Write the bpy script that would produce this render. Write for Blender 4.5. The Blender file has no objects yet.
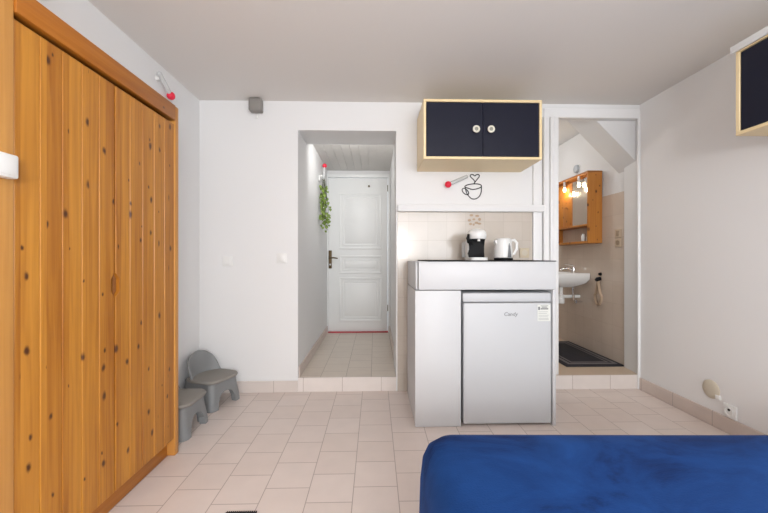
import bpy, bmesh, math, random
from mathutils import Vector, Matrix
random.seed(7)
S = bpy.context.scene
C = S.collection
PI = math.pi

# ------------------------------------------------------------------ materials
def lin(r, g, b):
    def f(v):
        v /= 255.0
        return v / 12.92 if v <= 0.04045 else ((v + 0.055) / 1.055) ** 2.4
    return (f(r), f(g), f(b), 1.0)

def new_mat(name):
    m = bpy.data.materials.new(name); m.use_nodes = True
    nt = m.node_tree
    return m, nt, nt.nodes['Principled BSDF']

def N(nt, typ, **kw):
    n = nt.nodes.new(typ)
    for k, v in kw.items():
        setattr(n, k, v)
    return n

def noise_bump(nt, bs, scale, strength, dist=0.002, detail=3):
    tc = N(nt, 'ShaderNodeTexCoord'); nz = N(nt, 'ShaderNodeTexNoise')
    nz.inputs['Scale'].default_value = scale; nz.inputs['Detail'].default_value = detail
    bp = N(nt, 'ShaderNodeBump'); bp.inputs['Strength'].default_value = strength; bp.inputs['Distance'].default_value = dist
    nt.links.new(tc.outputs['Object'], nz.inputs['Vector'])
    nt.links.new(nz.outputs['Fac'], bp.inputs['Height'])
    nt.links.new(bp.outputs['Normal'], bs.inputs['Normal'])
    return tc, nz

def plain(name, col, rough=0.5, metal=0.0, bump=None, vary=0.0, spec=0.5, **extra):
    m, nt, bs = new_mat(name)
    bs.inputs['Base Color'].default_value = col
    bs.inputs['Roughness'].default_value = rough
    bs.inputs['Metallic'].default_value = metal
    bs.inputs['Specular IOR Level'].default_value = spec
    for k, v in extra.items():
        bs.inputs[k.replace('_', ' ')].default_value = v
    if bump:
        tc, nz = noise_bump(nt, bs, bump[0], bump[1])
    if vary:
        tc = N(nt, 'ShaderNodeTexCoord'); nz = N(nt, 'ShaderNodeTexNoise'); nz.inputs['Scale'].default_value = 3.0
        nz.inputs['Detail'].default_value = 4
        mx = N(nt, 'ShaderNodeMix', data_type='RGBA')
        mx.inputs[6].default_value = tuple(c * (1 - vary) for c in col[:3]) + (1,)
        mx.inputs[7].default_value = tuple(min(1, c * (1 + vary)) for c in col[:3]) + (1,)
        nt.links.new(tc.outputs['Object'], nz.inputs['Vector'])
        nt.links.new(nz.outputs['Fac'], mx.inputs[0]); nt.links.new(mx.outputs[2], bs.inputs['Base Color'])
    return m

def tile_mat(name, c1, c2, mortar, bw, bh, gap, offset, u, v, u0=0.0, v0=0.0, rough=0.3, bump=0.3):
    """Tiles along the plane axes u and v (0, 1, 2), phases u0 and v0 in metres."""
    m, nt, bs = new_mat(name)
    tc = N(nt, 'ShaderNodeTexCoord'); sp = N(nt, 'ShaderNodeSeparateXYZ'); cb = N(nt, 'ShaderNodeCombineXYZ')
    nt.links.new(tc.outputs['Object'], sp.inputs[0])
    for k, (ax, ph) in enumerate(((u, u0), (v, v0))):
        a = N(nt, 'ShaderNodeMath', operation='SUBTRACT'); a.inputs[1].default_value = ph
        nt.links.new(sp.outputs[ax], a.inputs[0]); nt.links.new(a.outputs[0], cb.inputs[k])
    br = N(nt, 'ShaderNodeTexBrick'); br.offset = offset; br.offset_frequency = 2; br.squash = 1.0
    br.inputs['Scale'].default_value = 1.0
    br.inputs['Brick Width'].default_value = bw; br.inputs['Row Height'].default_value = bh
    br.inputs['Mortar Size'].default_value = gap; br.inputs['Mortar Smooth'].default_value = 0.3
    br.inputs['Color1'].default_value = c1; br.inputs['Color2'].default_value = c2; br.inputs['Mortar'].default_value = mortar
    nt.links.new(cb.outputs[0], br.inputs['Vector'])
    nz = N(nt, 'ShaderNodeTexNoise'); nz.inputs['Scale'].default_value = 9.0; nz.inputs['Detail'].default_value = 5
    nt.links.new(tc.outputs['Object'], nz.inputs['Vector'])
    mr = N(nt, 'ShaderNodeMapRange'); mr.inputs[3].default_value = 0.93; mr.inputs[4].default_value = 1.06
    nt.links.new(nz.outputs['Fac'], mr.inputs[0])
    mx = N(nt, 'ShaderNodeMix', data_type='RGBA', blend_type='MULTIPLY'); mx.inputs[0].default_value = 1.0
    nt.links.new(br.outputs['Color'], mx.inputs[6]); nt.links.new(mr.outputs[0], mx.inputs[7])
    nt.links.new(mx.outputs[2], bs.inputs['Base Color'])
    bs.inputs['Roughness'].default_value = rough
    inv = N(nt, 'ShaderNodeMath', operation='SUBTRACT'); inv.inputs[0].default_value = 1.0
    nt.links.new(br.outputs['Fac'], inv.inputs[1])
    bp = N(nt, 'ShaderNodeBump'); bp.inputs['Strength'].default_value = bump; bp.inputs['Distance'].default_value = 0.002
    nt.links.new(inv.outputs[0], bp.inputs['Height']); nt.links.new(bp.outputs['Normal'], bs.inputs['Normal'])
    return m

def pine(name, light, dark, knot, pitch=0.0845, along=1, grain=2, p0=0.0, rough=0.38, knots=0.42):
    """Varnished pine: boards side by side along axis `along`, grain along axis `grain`."""
    m, nt, bs = new_mat(name)
    L = nt.links.new
    tc = N(nt, 'ShaderNodeTexCoord'); sp = N(nt, 'ShaderNodeSeparateXYZ'); L(tc.outputs['Object'], sp.inputs[0])
    a = N(nt, 'ShaderNodeMath', operation='SUBTRACT'); a.inputs[1].default_value = p0; L(sp.outputs[along], a.inputs[0])
    d = N(nt, 'ShaderNodeMath', operation='DIVIDE'); d.inputs[1].default_value = pitch; L(a.outputs[0], d.inputs[0])
    fl = N(nt, 'ShaderNodeMath', operation='FLOOR'); L(d.outputs[0], fl.inputs[0])
    wn = N(nt, 'ShaderNodeTexWhiteNoise', noise_dimensions='1D'); L(fl.outputs[0], wn.inputs['W'])
    # grain coordinates, shifted per board
    off = N(nt, 'ShaderNodeMath', operation='MULTIPLY'); off.inputs[1].default_value = 37.0; L(wn.outputs['Value'], off.inputs[0])
    gz = N(nt, 'ShaderNodeMath', operation='ADD'); L(sp.outputs[grain], gz.inputs[0]); L(off.outputs[0], gz.inputs[1])
    cb = N(nt, 'ShaderNodeCombineXYZ'); L(sp.outputs[along], cb.inputs[0]); L(gz.outputs[0], cb.inputs[1])
    mp = N(nt, 'ShaderNodeMapping'); mp.inputs['Scale'].default_value = (60, 2.2, 1); L(cb.outputs[0], mp.inputs['Vector'])
    g = N(nt, 'ShaderNodeTexNoise'); g.inputs['Scale'].default_value = 1.0; g.inputs['Detail'].default_value = 5; g.inputs['Distortion'].default_value = 0.6
    L(mp.outputs[0], g.inputs['Vector'])
    mr = N(nt, 'ShaderNodeMapRange'); mr.inputs[1].default_value = 0.3; mr.inputs[2].default_value = 0.72; L(g.outputs['Fac'], mr.inputs[0])
    ad = N(nt, 'ShaderNodeMath', operation='MULTIPLY_ADD'); ad.inputs[1].default_value = 0.55
    L(mr.outputs[0], ad.inputs[0])
    wm = N(nt, 'ShaderNodeMath', operation='MULTIPLY'); wm.inputs[1].default_value = 0.42; L(wn.outputs['Value'], wm.inputs[0]); L(wm.outputs[0], ad.inputs[2])
    mx = N(nt, 'ShaderNodeMix', data_type='RGBA'); mx.inputs[6].default_value = light; mx.inputs[7].default_value = dark
    L(ad.outputs[0], mx.inputs[0])
    # knots
    mk = N(nt, 'ShaderNodeMapping'); mk.inputs['Scale'].default_value = (13.1, 8.0, 1); L(cb.outputs[0], mk.inputs['Vector'])
    vo = N(nt, 'ShaderNodeTexVoronoi', voronoi_dimensions='2D'); vo.inputs['Scale'].default_value = 1.0; vo.inputs['Randomness'].default_value = 1.0
    kn = N(nt, 'ShaderNodeTexNoise'); kn.inputs['Scale'].default_value = 3.0; kn.inputs['Detail'].default_value = 3; L(mk.outputs[0], kn.inputs['Vector'])
    kd = N(nt, 'ShaderNodeVectorMath', operation='MULTIPLY_ADD'); kd.inputs[1].default_value = (0.16, 0.16, 0.0); L(kn.outputs['Color'], kd.inputs[0]); L(mk.outputs[0], kd.inputs[2])
    L(kd.outputs[0], vo.inputs['Vector'])
    sc = N(nt, 'ShaderNodeSeparateColor'); L(vo.outputs['Color'], sc.inputs[0])
    has = N(nt, 'ShaderNodeMath', operation='LESS_THAN'); has.inputs[1].default_value = knots; L(sc.outputs[0], has.inputs[0])
    rad = N(nt, 'ShaderNodeMath', operation='MULTIPLY_ADD'); rad.inputs[1].default_value = 0.075; rad.inputs[2].default_value = 0.035; L(sc.outputs[1], rad.inputs[0])
    q = N(nt, 'ShaderNodeMath', operation='DIVIDE'); L(vo.outputs['Distance'], q.inputs[0]); L(rad.outputs[0], q.inputs[1])
    kr = N(nt, 'ShaderNodeMapRange', interpolation_type='SMOOTHSTEP'); kr.inputs[1].default_value = 0.4; kr.inputs[2].default_value = 1.9
    kr.inputs[3].default_value = 1.0; kr.inputs[4].default_value = 0.0; L(q.outputs[0], kr.inputs[0])
    km = N(nt, 'ShaderNodeMath', operation='MULTIPLY'); L(kr.outputs[0], km.inputs[0]); L(has.outputs[0], km.inputs[1])
    m2 = N(nt, 'ShaderNodeMix', data_type='RGBA'); m2.inputs[7].default_value = knot
    L(km.outputs[0], m2.inputs[0]); L(mx.outputs[2], m2.inputs[6]); L(m2.outputs[2], bs.inputs['Base Color'])
    bs.inputs['Roughness'].default_value = rough
    bp = N(nt, 'ShaderNodeBump'); bp.inputs['Strength'].default_value = 0.12; bp.inputs['Distance'].default_value = 0.002
    L(g.outputs['Fac'], bp.inputs['Height']); L(bp.outputs['Normal'], bs.inputs['Normal'])
    return m

M = {}
M['wall'] = plain('white_wall_paint', lin(232, 232, 232), 0.7, bump=(40, 0.06))
M['wall_grey'] = plain('right_wall_paint', lin(236, 234, 233), 0.7, bump=(40, 0.06))
M['ceiling'] = plain('ceiling_paint', lin(232, 228, 224), 0.8, bump=(30, 0.05))
M['white'] = plain('white_lacquer', lin(238, 238, 238), 0.35)
M['unit_white'] = plain('kitchen_unit_white', lin(206, 207, 209), 0.45)
M['white_door'] = plain('white_door_paint', lin(240, 241, 240), 0.4)
M['fridge'] = plain('fridge_white', lin(196, 198, 201), 0.45)
M['plastic'] = plain('white_plastic', lin(236, 236, 234), 0.35)
M['floor'] = tile_mat('floor_tiles', lin(226, 213, 206), lin(222, 208, 200), lin(176, 160, 151), 0.203, 0.2035, 0.0022, 0.5, 1, 0, 1.655 - 0.1015, -0.099 - 0.2035 * 20, 0.38)
M['hall_floor'] = tile_mat('hall_floor_tiles', lin(222, 211, 198), lin(217, 205, 192), lin(166, 152, 140), 0.203, 0.2035, 0.0022, 0.5, 1, 0, 0.05, -0.03 - 0.2035 * 20, 0.38)
M['riser'] = tile_mat('step_riser_tiles', lin(232, 224, 219), lin(228, 219, 213), lin(176, 160, 150), 0.31, 0.3, 0.002, 0.0, 0, 2, -0.26, -0.02, 0.3)
M['base_x'] = tile_mat('skirting_tiles_x', lin(222, 213, 207), lin(218, 208, 202), lin(170, 158, 150), 0.3, 0.3, 0.002, 0.0, 0, 2, 0.1, -0.05, 0.35)
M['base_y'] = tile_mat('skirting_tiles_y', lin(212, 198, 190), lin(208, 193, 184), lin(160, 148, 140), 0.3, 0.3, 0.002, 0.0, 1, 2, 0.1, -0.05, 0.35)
M['splash'] = tile_mat('splashback_tiles', lin(200, 190, 179), lin(196, 186, 174), lin(184, 173, 160), 0.152, 0.152, 0.0015, 0.0, 0, 2, 0.27, 0.138, 0.16, 0.15)
M['bath_tile'] = tile_mat('bathroom_tiles', lin(206, 191, 177), lin(202, 186, 171), lin(190, 173, 158), 0.152, 0.202, 0.0015, 0.0, 1, 2, 0.03, 0.04, 0.22, 0.2)
M['bath_floor'] = plain('bathroom_floor', lin(206, 186, 164), 0.4, vary=0.05)
M['pine'] = pine('orange_pine', lin(206, 142, 52), lin(152, 86, 16), lin(80, 38, 10), pitch=0.0861, p0=1.0745)
M['pine_rail'] = pine('orange_pine_rail', lin(190, 122, 44), lin(158, 90, 20), lin(84, 42, 12), pitch=0.3, along=2, grain=1, knots=0.05)
M['pine_post'] = pine('orange_pine_post', lin(216, 158, 82), lin(188, 122, 50), lin(110, 58, 20), pitch=0.5, knots=0.06)
M['pine_dark'] = plain('dark_pine', lin(150, 98, 52), 0.6, vary=0.12)
M['birch_x'] = pine('pale_birch_x', lin(244, 223, 180), lin(234, 208, 158), lin(170, 130, 90), pitch=2.0, along=2, grain=0, knots=0.0)
M['birch_y'] = pine('pale_birch_y', lin(244, 223, 180), lin(234, 208, 158), lin(170, 130, 90), pitch=2.0, along=2, grain=1, knots=0.0)
M['birch_z'] = pine('pale_birch_z', lin(244, 223, 180), lin(234, 208, 158), lin(170, 130, 90), pitch=2.0, along=0, grain=2, knots=0.0)
M['bath_pine'] = pine('bathroom_pine', lin(190, 126, 52), lin(160, 94, 30), lin(80, 40, 12), pitch=0.16, knots=0.9)
M['bath_pine_side'] = pine('bathroom_pine_side', lin(190, 126, 52), lin(160, 94, 30), lin(80, 40, 12), pitch=0.5, along=0, p0=1.8, knots=0.9)
M['navy'] = plain('navy_lacquer', lin(24, 26, 42), 0.45, bump=(60, 0.05), spec=0.25)
M['grey_plastic'] = plain('grey_plastic', lin(132, 134, 135), 0.5, bump=(90, 0.08))
M['grey_seat'] = plain('grey_seat_plastic', lin(140, 136, 130), 0.62, bump=(160, 0.2))
M['sensor'] = plain('sensor_grey', lin(140, 136, 131), 0.5)
M['vent'] = plain('vent_grey', lin(176, 182, 188), 0.5)
M['black'] = plain('black_plastic', lin(18, 18, 20), 0.5, spec=0.15)
M['dark_grey'] = plain('dark_grey_top', lin(44, 44, 46), 0.8, spec=0.05)
M['decal'] = plain('decal_black', lin(28, 28, 28), 0.6)
M['decal_brown'] = plain('decal_brown', lin(176, 150, 124), 0.6)
M['grey_print'] = plain('grey_print', lin(120, 122, 124), 0.6)
M['lt_print'] = plain('light_print', lin(176, 178, 178), 0.6)
M['paper'] = plain('label_paper', lin(222, 224, 218), 0.5)
M['red'] = plain('red_plastic', lin(236, 40, 70), 0.35)
M['red_strip'] = plain('red_threshold', lin(178, 28, 48), 0.6)
M['chrome'] = plain('chrome', (0.8, 0.8, 0.82, 1), 0.12, 1.0)
M['steel'] = plain('brushed_steel', (0.55, 0.55, 0.56, 1), 0.35, 1.0)
M['brass'] = plain('aged_brass', lin(98, 82, 58), 0.45, 0.7)
M['knob'] = plain('knob_cream', lin(232, 228, 212), 0.35)
M['knob_in'] = plain('knob_grey', lin(150, 150, 138), 0.4, 0.3)
M['ceramic'] = plain('white_ceramic', lin(236, 236, 234), 0.12)
M['bath_wall'] = plain('bathroom_paint', lin(224, 224, 224), 0.7, bump=(40, 0.05))
M['beige_plate'] = plain('yellowed_plastic', lin(206, 196, 178), 0.45)
M['socket_plate'] = plain('bath_socket_plate', lin(196, 176, 152), 0.4)
M['socket_in'] = plain('bath_socket_inset', lin(160, 140, 118), 0.4)
M['mat_dark'] = plain('mat_charcoal', lin(40, 38, 44), 0.95, bump=(300, 0.6), vary=0.15)
M['mat_grey'] = plain('mat_grey_band', lin(116, 110, 110), 0.95, bump=(300, 0.6))
M['hose'] = plain('beige_cord', lin(184, 160, 136), 0.6)
M['leaf'] = plain('ivy_green', lin(118, 142, 58), 0.5, vary=0.5)
M['stem'] = plain('ivy_stem', lin(62, 66, 40), 0.7)
M['mirror'] = plain('mirror_glass', (0.75, 0.75, 0.75, 1), 0.2, 1.0)
M['kettle_grey'] = plain('kettle_gauge', lin(120, 122, 124), 0.2)
M['tan'] = plain('tan_plastic', lin(204, 190, 164), 0.5)
M['panelled'] = plain('hall_ceiling_paint', lin(214, 211, 207), 0.6)
M['pane'] = plain('window_glass', (1, 1, 1, 1), 0.0, Transmission_Weight=1.0, IOR=1.45)
M['clear'] = plain('clear_plastic', lin(232, 234, 234), 0.12, Transmission_Weight=0.35, IOR=1.3)

def bulb_mat():
    m, nt, bs = new_mat('lit_bulb')
    bs.inputs['Base Color'].default_value = (1, 0.9, 0.7, 1)
    bs.inputs['Emission Color'].default_value = (1.0, 0.78, 0.42, 1)
    bs.inputs['Emission Strength'].default_value = 7.0
    return m
M['bulb'] = bulb_mat()

def fleece():
    m, nt, bs = new_mat('navy_fleece')
    L = nt.links.new
    tc = N(nt, 'ShaderNodeTexCoord')
    mp = N(nt, 'ShaderNodeMapping'); mp.inputs['Scale'].default_value = (1.0, 1.5, 1.0); L(tc.outputs['Object'], mp.inputs['Vector'])
    n1 = N(nt, 'ShaderNodeTexNoise'); n1.inputs['Scale'].default_value = 3.4; n1.inputs['Detail'].default_value = 6; n1.inputs['Roughness'].default_value = 0.62; n1.inputs['Distortion'].default_value = 0.6
    L(mp.outputs[0], n1.inputs['Vector'])
    rp = N(nt, 'ShaderNodeValToRGB')
    rp.color_ramp.elements[0].position = 0.33; rp.color_ramp.elements[0].color = lin(12, 32, 76)
    rp.color_ramp.elements[1].position = 0.66; rp.color_ramp.elements[1].color = lin(26, 66, 126)
    e = rp.color_ramp.elements.new(0.46); e.color = lin(20, 54, 108)
    L(n1.outputs['Fac'], rp.inputs[0]); L(rp.outputs[0], bs.inputs['Base Color'])
    bs.inputs['Roughness'].default_value = 0.95
    bs.inputs['Specular IOR Level'].default_value = 0.1
    bs.inputs['Sheen Weight'].default_value = 0.15; bs.inputs['Sheen Roughness'].default_value = 0.4
    bs.inputs['Sheen Tint'].default_value = lin(120, 150, 225)
    n2 = N(nt, 'ShaderNodeTexNoise'); n2.inputs['Scale'].default_value = 260; n2.inputs['Detail'].default_value = 2
    L(tc.outputs['Object'], n2.inputs['Vector'])
    bp = N(nt, 'ShaderNodeBump'); bp.inputs['Strength'].default_value = 0.35; bp.inputs['Distance'].default_value = 0.003
    L(n2.outputs['Fac'], bp.inputs['Height']); L(bp.outputs['Normal'], bs.inputs['Normal'])
    return m
M['fleece'] = fleece()

# ------------------------------------------------------------------ mesh builder
class MB:
    def __init__(s): s.bm = bmesh.new()
    def box(s, x0, x1, y0, y1, z0, z1, bev=0.0, seg=2):
        b = bmesh.new()
        vs = [b.verts.new((x, y, z)) for x in (x0, x1) for y in (y0, y1) for z in (z0, z1)]
        for f in ((0, 1, 3, 2), (4, 6, 7, 5), (0, 4, 5, 1), (2, 3, 7, 6), (0, 2, 6, 4), (1, 5, 7, 3)):
            b.faces.new([vs[i] for i in f])
        if bev:
            bmesh.ops.bevel(b, geom=list(b.edges), offset=bev, segments=seg, affect='EDGES', profile=0.5)
        return s.join(b)
    def prism(s, pts, axis, a0, a1, bev=0.0):
        """Polygon pts in the two other axes (cyclic order x,y,z), pushed from a0 to a1 along axis."""
        b = bmesh.new()
        def P(p, a):
            if axis == 0: return (a, p[0], p[1])
            if axis == 1: return (p[0], a, p[1])
            return (p[0], p[1], a)
        A = [b.verts.new(P(p, a0)) for p in pts]; B = [b.verts.new(P(p, a1)) for p in pts]
        b.faces.new(A); b.faces.new(list(reversed(B)))
        n = len(pts)
        for i in range(n):
            b.faces.new((A[i], B[i], B[(i + 1) % n], A[(i + 1) % n]))
        if bev:
            bmesh.ops.bevel(b, geom=list(b.edges), offset=bev, segments=2, affect='EDGES', profile=0.5)
        return s.join(b)
    def tube(s, path, r, n=10, closed=False, squash=None):
        b = bmesh.new(); path = [Vector(p) for p in path]; rings = []; m = len(path)
        prev = None
        for i, p in enumerate(path):
            if closed: t = path[(i + 1) % m] - path[i - 1]
            else: t = path[min(i + 1, m - 1)] - path[max(i - 1, 0)]
            t.normalize()
            if prev is None:
                u = t.orthogonal().normalized()
            else:
                u = (prev - t * prev.dot(t))
                u = u.normalized() if u.length > 1e-6 else t.orthogonal().normalized()
            prev = u; v = t.cross(u)
            rr = r[i] if isinstance(r, (list, tuple)) else r
            rings.append([b.verts.new(p + u * (rr * math.cos(2 * PI * k / n)) + v * (rr * math.sin(2 * PI * k / n))) for k in range(n)])
        for i in range(m if closed else m - 1):
            A = rings[i]; B = rings[(i + 1) % m]
            for k in range(n):
                b.faces.new((A[k], A[(k + 1) % n], B[(k + 1) % n], B[k]))
        if not closed:
            b.faces.new(list(reversed(rings[0]))); b.faces.new(rings[-1])
        return s.join(b)
    def lathe(s, prof, c=(0, 0, 0), axis='z', n=24, sx=1.0, sy=1.0):
        """prof: (radius, height) from bottom to top; axis x / y / z."""
        b = bmesh.new(); rings = []
        for r, h in prof:
            if r < 1e-6:
                rings.append([b.verts.new((0, 0, h))])
            else:
                rings.append([b.verts.new((sx * r * math.cos(2 * PI * k / n), sy * r * math.sin(2 * PI * k / n), h)) for k in range(n)])
        for A, B in zip(rings, rings[1:]):
            for k in range(n):
                k2 = (k + 1) % n
                if len(A) == 1 and len(B) == 1: continue
                if len(A) == 1: b.faces.new((A[0], B[k2], B[k]))
                elif len(B) == 1: b.faces.new((A[k], A[k2], B[0]))
                else: b.faces.new((A[k], A[k2], B[k2], B[k]))
        if len(rings[0]) > 1: b.faces.new(list(reversed(rings[0])))
        if len(rings[-1]) > 1: b.faces.new(rings[-1])
        R = {'z': Matrix.Identity(4), 'x': Matrix.Rotation(PI / 2, 4, 'Y'), 'y': Matrix.Rotation(-PI / 2, 4, 'X'),
             '-x': Matrix.Rotation(-PI / 2, 4, 'Y'), '-y': Matrix.Rotation(PI / 2, 4, 'X')}[axis]
        bmesh.ops.transform(b, matrix=Matrix.Translation(c) @ R, verts=b.verts)
        return s.join(b)
    def loft(s, loops, cap0=True, cap1=True):
        b = bmesh.new(); R = [[b.verts.new(p) for p in l] for l in loops]; n = len(R[0])
        for A, B in zip(R, R[1:]):
            for k in range(n): b.faces.new((A[k], A[(k + 1) % n], B[(k + 1) % n], B[k]))
        if cap0: b.faces.new(list(reversed(R[0])))
        if cap1: b.faces.new(R[-1])
        return s.join(b)
    def poly(s, pts):
        b = bmesh.new(); b.faces.new([b.verts.new(p) for p in pts]); return s.join(b, False)
    def hull(s, pts):
        b = bmesh.new()
        for p in pts: b.verts.new(p)
        r = bmesh.ops.convex_hull(b, input=b.verts)
        bmesh.ops.delete(b, geom=[g for g in set(r['geom_interior'] + r['geom_unused']) if isinstance(g, bmesh.types.BMVert)], context='VERTS')
        return s.join(b)
    def xf(s, mat):
        bmesh.ops.transform(s.bm, matrix=mat, verts=s.bm.verts); return s
    def join(s, b, fix=True):
        if fix: bmesh.ops.recalc_face_normals(b, faces=b.faces)
        me = bpy.data.meshes.new('tmp'); b.to_mesh(me); b.free(); s.bm.from_mesh(me); bpy.data.meshes.remove(me)
        return s
    def build(s, name, mat, parent=None, smooth=True, angle=40):
        me = bpy.data.meshes.new(name)
        if parent is not None:
            org = abs_loc(parent)
            bmesh.ops.translate(s.bm, vec=-org, verts=s.bm.verts)
        if smooth:
            for f in s.bm.faces: f.smooth = True
            for e in s.bm.edges:
                if len(e.link_faces) == 2 and e.calc_face_angle(0) > math.radians(angle): e.smooth = False
        s.bm.to_mesh(me); s.bm.free()
        for mm in (mat if isinstance(mat, (list, tuple)) else [mat]): me.materials.append(mm)
        o = bpy.data.objects.new(name, me); C.objects.link(o)
        if parent is not None: o.parent = parent
        return o

def abs_loc(o):
    v = Vector((0, 0, 0))
    while o is not None:
        v += o.location; o = o.parent
    return v

def thing(name, loc, label, cat, group=None):
    o = bpy.data.objects.new(name, None); o.empty_display_size = 0.05; C.objects.link(o)
    o.location = loc; o['label'] = label; o['category'] = cat
    if group: o['group'] = group
    return o

def tag(o, label, cat, group=None):
    o['label'] = label; o['category'] = cat
    if group: o['group'] = group
    return o

def struct(o): o['kind'] = 'structure'; return o

def cut(o, cutter):
    """Boolean difference baked into the mesh."""
    md = o.modifiers.new('cut', 'BOOLEAN'); md.operation = 'DIFFERENCE'; md.object = cutter; md.solver = 'EXACT'
    bpy.context.view_layer.update()
    dg = bpy.context.evaluated_depsgraph_get()
    me = bpy.data.meshes.new_from_object(o.evaluated_get(dg)); old = o.data
    o.modifiers.clear(); o.data = me; bpy.data.meshes.remove(old)
    cm = cutter.data; bpy.data.objects.remove(cutter); bpy.data.meshes.remove(cm)

def bake_mods(o):
    bpy.context.view_layer.update()
    dg = bpy.context.evaluated_depsgraph_get()
    me = bpy.data.meshes.new_from_object(o.evaluated_get(dg)); o.modifiers.clear(); o.data = me

def rrect(x0, x1, y0, y1, r, z, n=6):
    pts = []
    for cx, cy, a in ((x1 - r, y1 - r, 0), (x0 + r, y1 - r, PI / 2), (x0 + r, y0 + r, PI), (x1 - r, y0 + r, 1.5 * PI)):
        for k in range(n + 1):
            t = a + k / n * PI / 2
            pts.append((cx + r * math.cos(t), cy + r * math.sin(t), z))
    return pts

# ------------------------------------------------------------------ measures (metres; camera at x = y = 0)
H = 1.07
XL, XR, YB, ZC = -1.383, 2.152, 2.835, 2.307     # left wall, right wall, back wall, ceiling
HL, HR, HT, HY = -0.611, 0.168, 2.078, 3.19      # hall opening
ZS = 0.11                                         # raised floors
BL, BT = 1.36, 2.195                              # bathroom opening
XB = 2.2                                          # bathroom side wall

# ------------------------------------------------------------------ setting
struct(MB().box(XL - 0.2, XR + 0.3, -1.9, YB, -0.1, 0).build('floor', M['floor'], smooth=False))
struct(MB().box(XL - 0.2, XR + 0.3, -1.9, YB, ZC, ZC + 0.1).build('ceiling', M['ceiling'], smooth=False))
struct(MB().box(XL - 0.15, XL, -1.9, YB, 0, ZC).build('wall_left', M['wall'], smooth=False))
struct(MB().box(XR, XR + 0.15, -1.9, YB, 0, ZC).build('wall_right', M['wall_grey'], smooth=False))
wb = MB()
wb.box(XL - 0.15, HL, YB, HY, 0, 2.5)
wb.box(HL, HR, YB, HY, HT, 2.5)
wb.box(HR, BL, YB, HY - 0.15, 0, 2.5)
wb.box(HR, BL - 0.3, HY - 0.15, HY, 0, 2.5)
wb.box(BL, 2.5, YB, 2.885, BT, 2.5)
wb.prism([(XR, YB), (2.178, 3.05), (2.5, 3.05), (2.5, YB)], 2, 0, BT)
struct(wb.build('wall_back', M['wall'], smooth=False))
# front wall behind the camera, with the window
wf = MB()
wx0, wx1, wz0, wz1 = -0.2, 1.9, 0.75, 2.15
wf.box(XL - 0.15, wx0, -2.05, -1.9, 0, ZC); wf.box(wx1, XR + 0.15, -2.05, -1.9, 0, ZC)
wf.box(wx0, wx1, -2.05, -1.9, 0, wz0); wf.box(wx0, wx1, -2.05, -1.9, wz1, ZC)
struct(wf.build('wall_front', M['wall'], smooth=False))
fr = MB()
for x in (wx0, (wx0 + wx1) / 2 - 0.03, wx1 - 0.06): fr.box(x, x + 0.06, -2.03, -1.98, wz0, wz1)
fr.box(wx0 + 0.06, wx1 - 0.06, -2.03, -1.98, wz0, wz0 + 0.06); fr.box(wx0 + 0.06, wx1 - 0.06, -2.03, -1.98, wz1 - 0.06, wz1)
struct(fr.build('window_1', M['white'], smooth=False))

gp = MB(); gp.box(wx0 + 0.06, wx1 - 0.06, -2.012, -2.006, wz0 + 0.06, wz1 - 0.06)
struct(gp.build('window_1_pane', M['pane'], smooth=False))

# hall behind the opening
struct(MB().box(HL - 0.1, 0.3, YB + 0.012, 4.7, 0.0, ZS).build('floor_hall', M['hall_floor'], smooth=False))
struct(MB().box(HL, HR, YB, YB + 0.012, 0, ZS + 0.001).build('trim_1', M['riser'], smooth=False))
struct(MB().box(HL - 0.15, HL, HY, 4.7, 0, 2.3).build('wall_hall_left', M['wall'], smooth=False))
struct(MB().box(0.192, 0.34, HY, 4.7, 0, 2.3).build('wall_hall_right', M['wall'], smooth=False))
hb = MB(); hb.box(HL, 0.192, 4.56, 4.7, 2.13, 2.3)
struct(hb.build('wall_hall_back', M['wall'], smooth=False))
hc = MB()
n = 9; w = (0.192 - HL) / n
for k in range(n):
    hc.box(HL + k * w + 0.001, HL + (k + 1) * w - 0.001, HY, 4.56, 2.178, 2.19)
hc.box(HL, 0.192, HY, 4.56, 2.187, 2.25)
struct(hc.build('ceiling_hall', M['panelled'], smooth=False))
struct(MB().box(HL, HL + 0.012, YB + 0.02, 4.545, ZS, ZS + 0.085, 0.002, 1).build('baseboard_hall_left', M['base_y'], smooth=False))
struct(MB().box(0.18, 0.192, HY, 4.545, ZS, ZS + 0.085, 0.002, 1).build('baseboard_hall_right', M['base_y'], smooth=False))

# entrance door at the end of the hall
DY = 4.54
d1 = MB()
d1.box(HL + 0.001, HL + 0.014, DY - 0.015, DY + 0.06, ZS, 2.13, 0.003); d1.box(0.166, 0.191, DY - 0.02, DY + 0.06, ZS, 2.13, 0.003)
d1.box(HL + 0.014, 0.166, DY - 0.015, DY + 0.06, 2.085, 2.13, 0.003)
frame = struct(d1.build('door_1', M['white_door']))
lf = MB()
lx0, lx1 = HL + 0.017, 0.163
def ring_panel(mb, x0, x1, z0, z1, y):
    for off, wd, pr in ((0.0, 0.022, 0.010), (0.045, 0.012, 0.006)):
        a0, a1, b0, b1 = x0 + off, x1 - off, z0 + off, z1 - off
        mb.box(a0, a1, y - pr, y + 0.004, b0, b0 + wd, 0.004); mb.box(a0, a1, y - pr, y + 0.004, b1 - wd, b1, 0.004)
        mb.box(a0, a0 + wd, y - pr, y + 0.004, b0 + wd, b1 - wd, 0.004); mb.box(a1 - wd, a1, y - pr, y + 0.004, b0 + wd, b1 - wd, 0.004)
    mb.box(x0 + 0.075, x1 - 0.075, y - 0.006, y + 0.004, z0 + min(0.075, (z1 - z0) * 0.3), z1 - min(0.075, (z1 - z0) * 0.3), 0.005)
lf.box(lx0, lx1, DY, DY + 0.04, ZS + 0.012, 2.079, 0.002)
ring_panel(lf, -0.455, 0.085, 1.17, 1.885, DY)
ring_panel(lf, -0.455, 0.085, 0.86, 1.09, DY)
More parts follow.
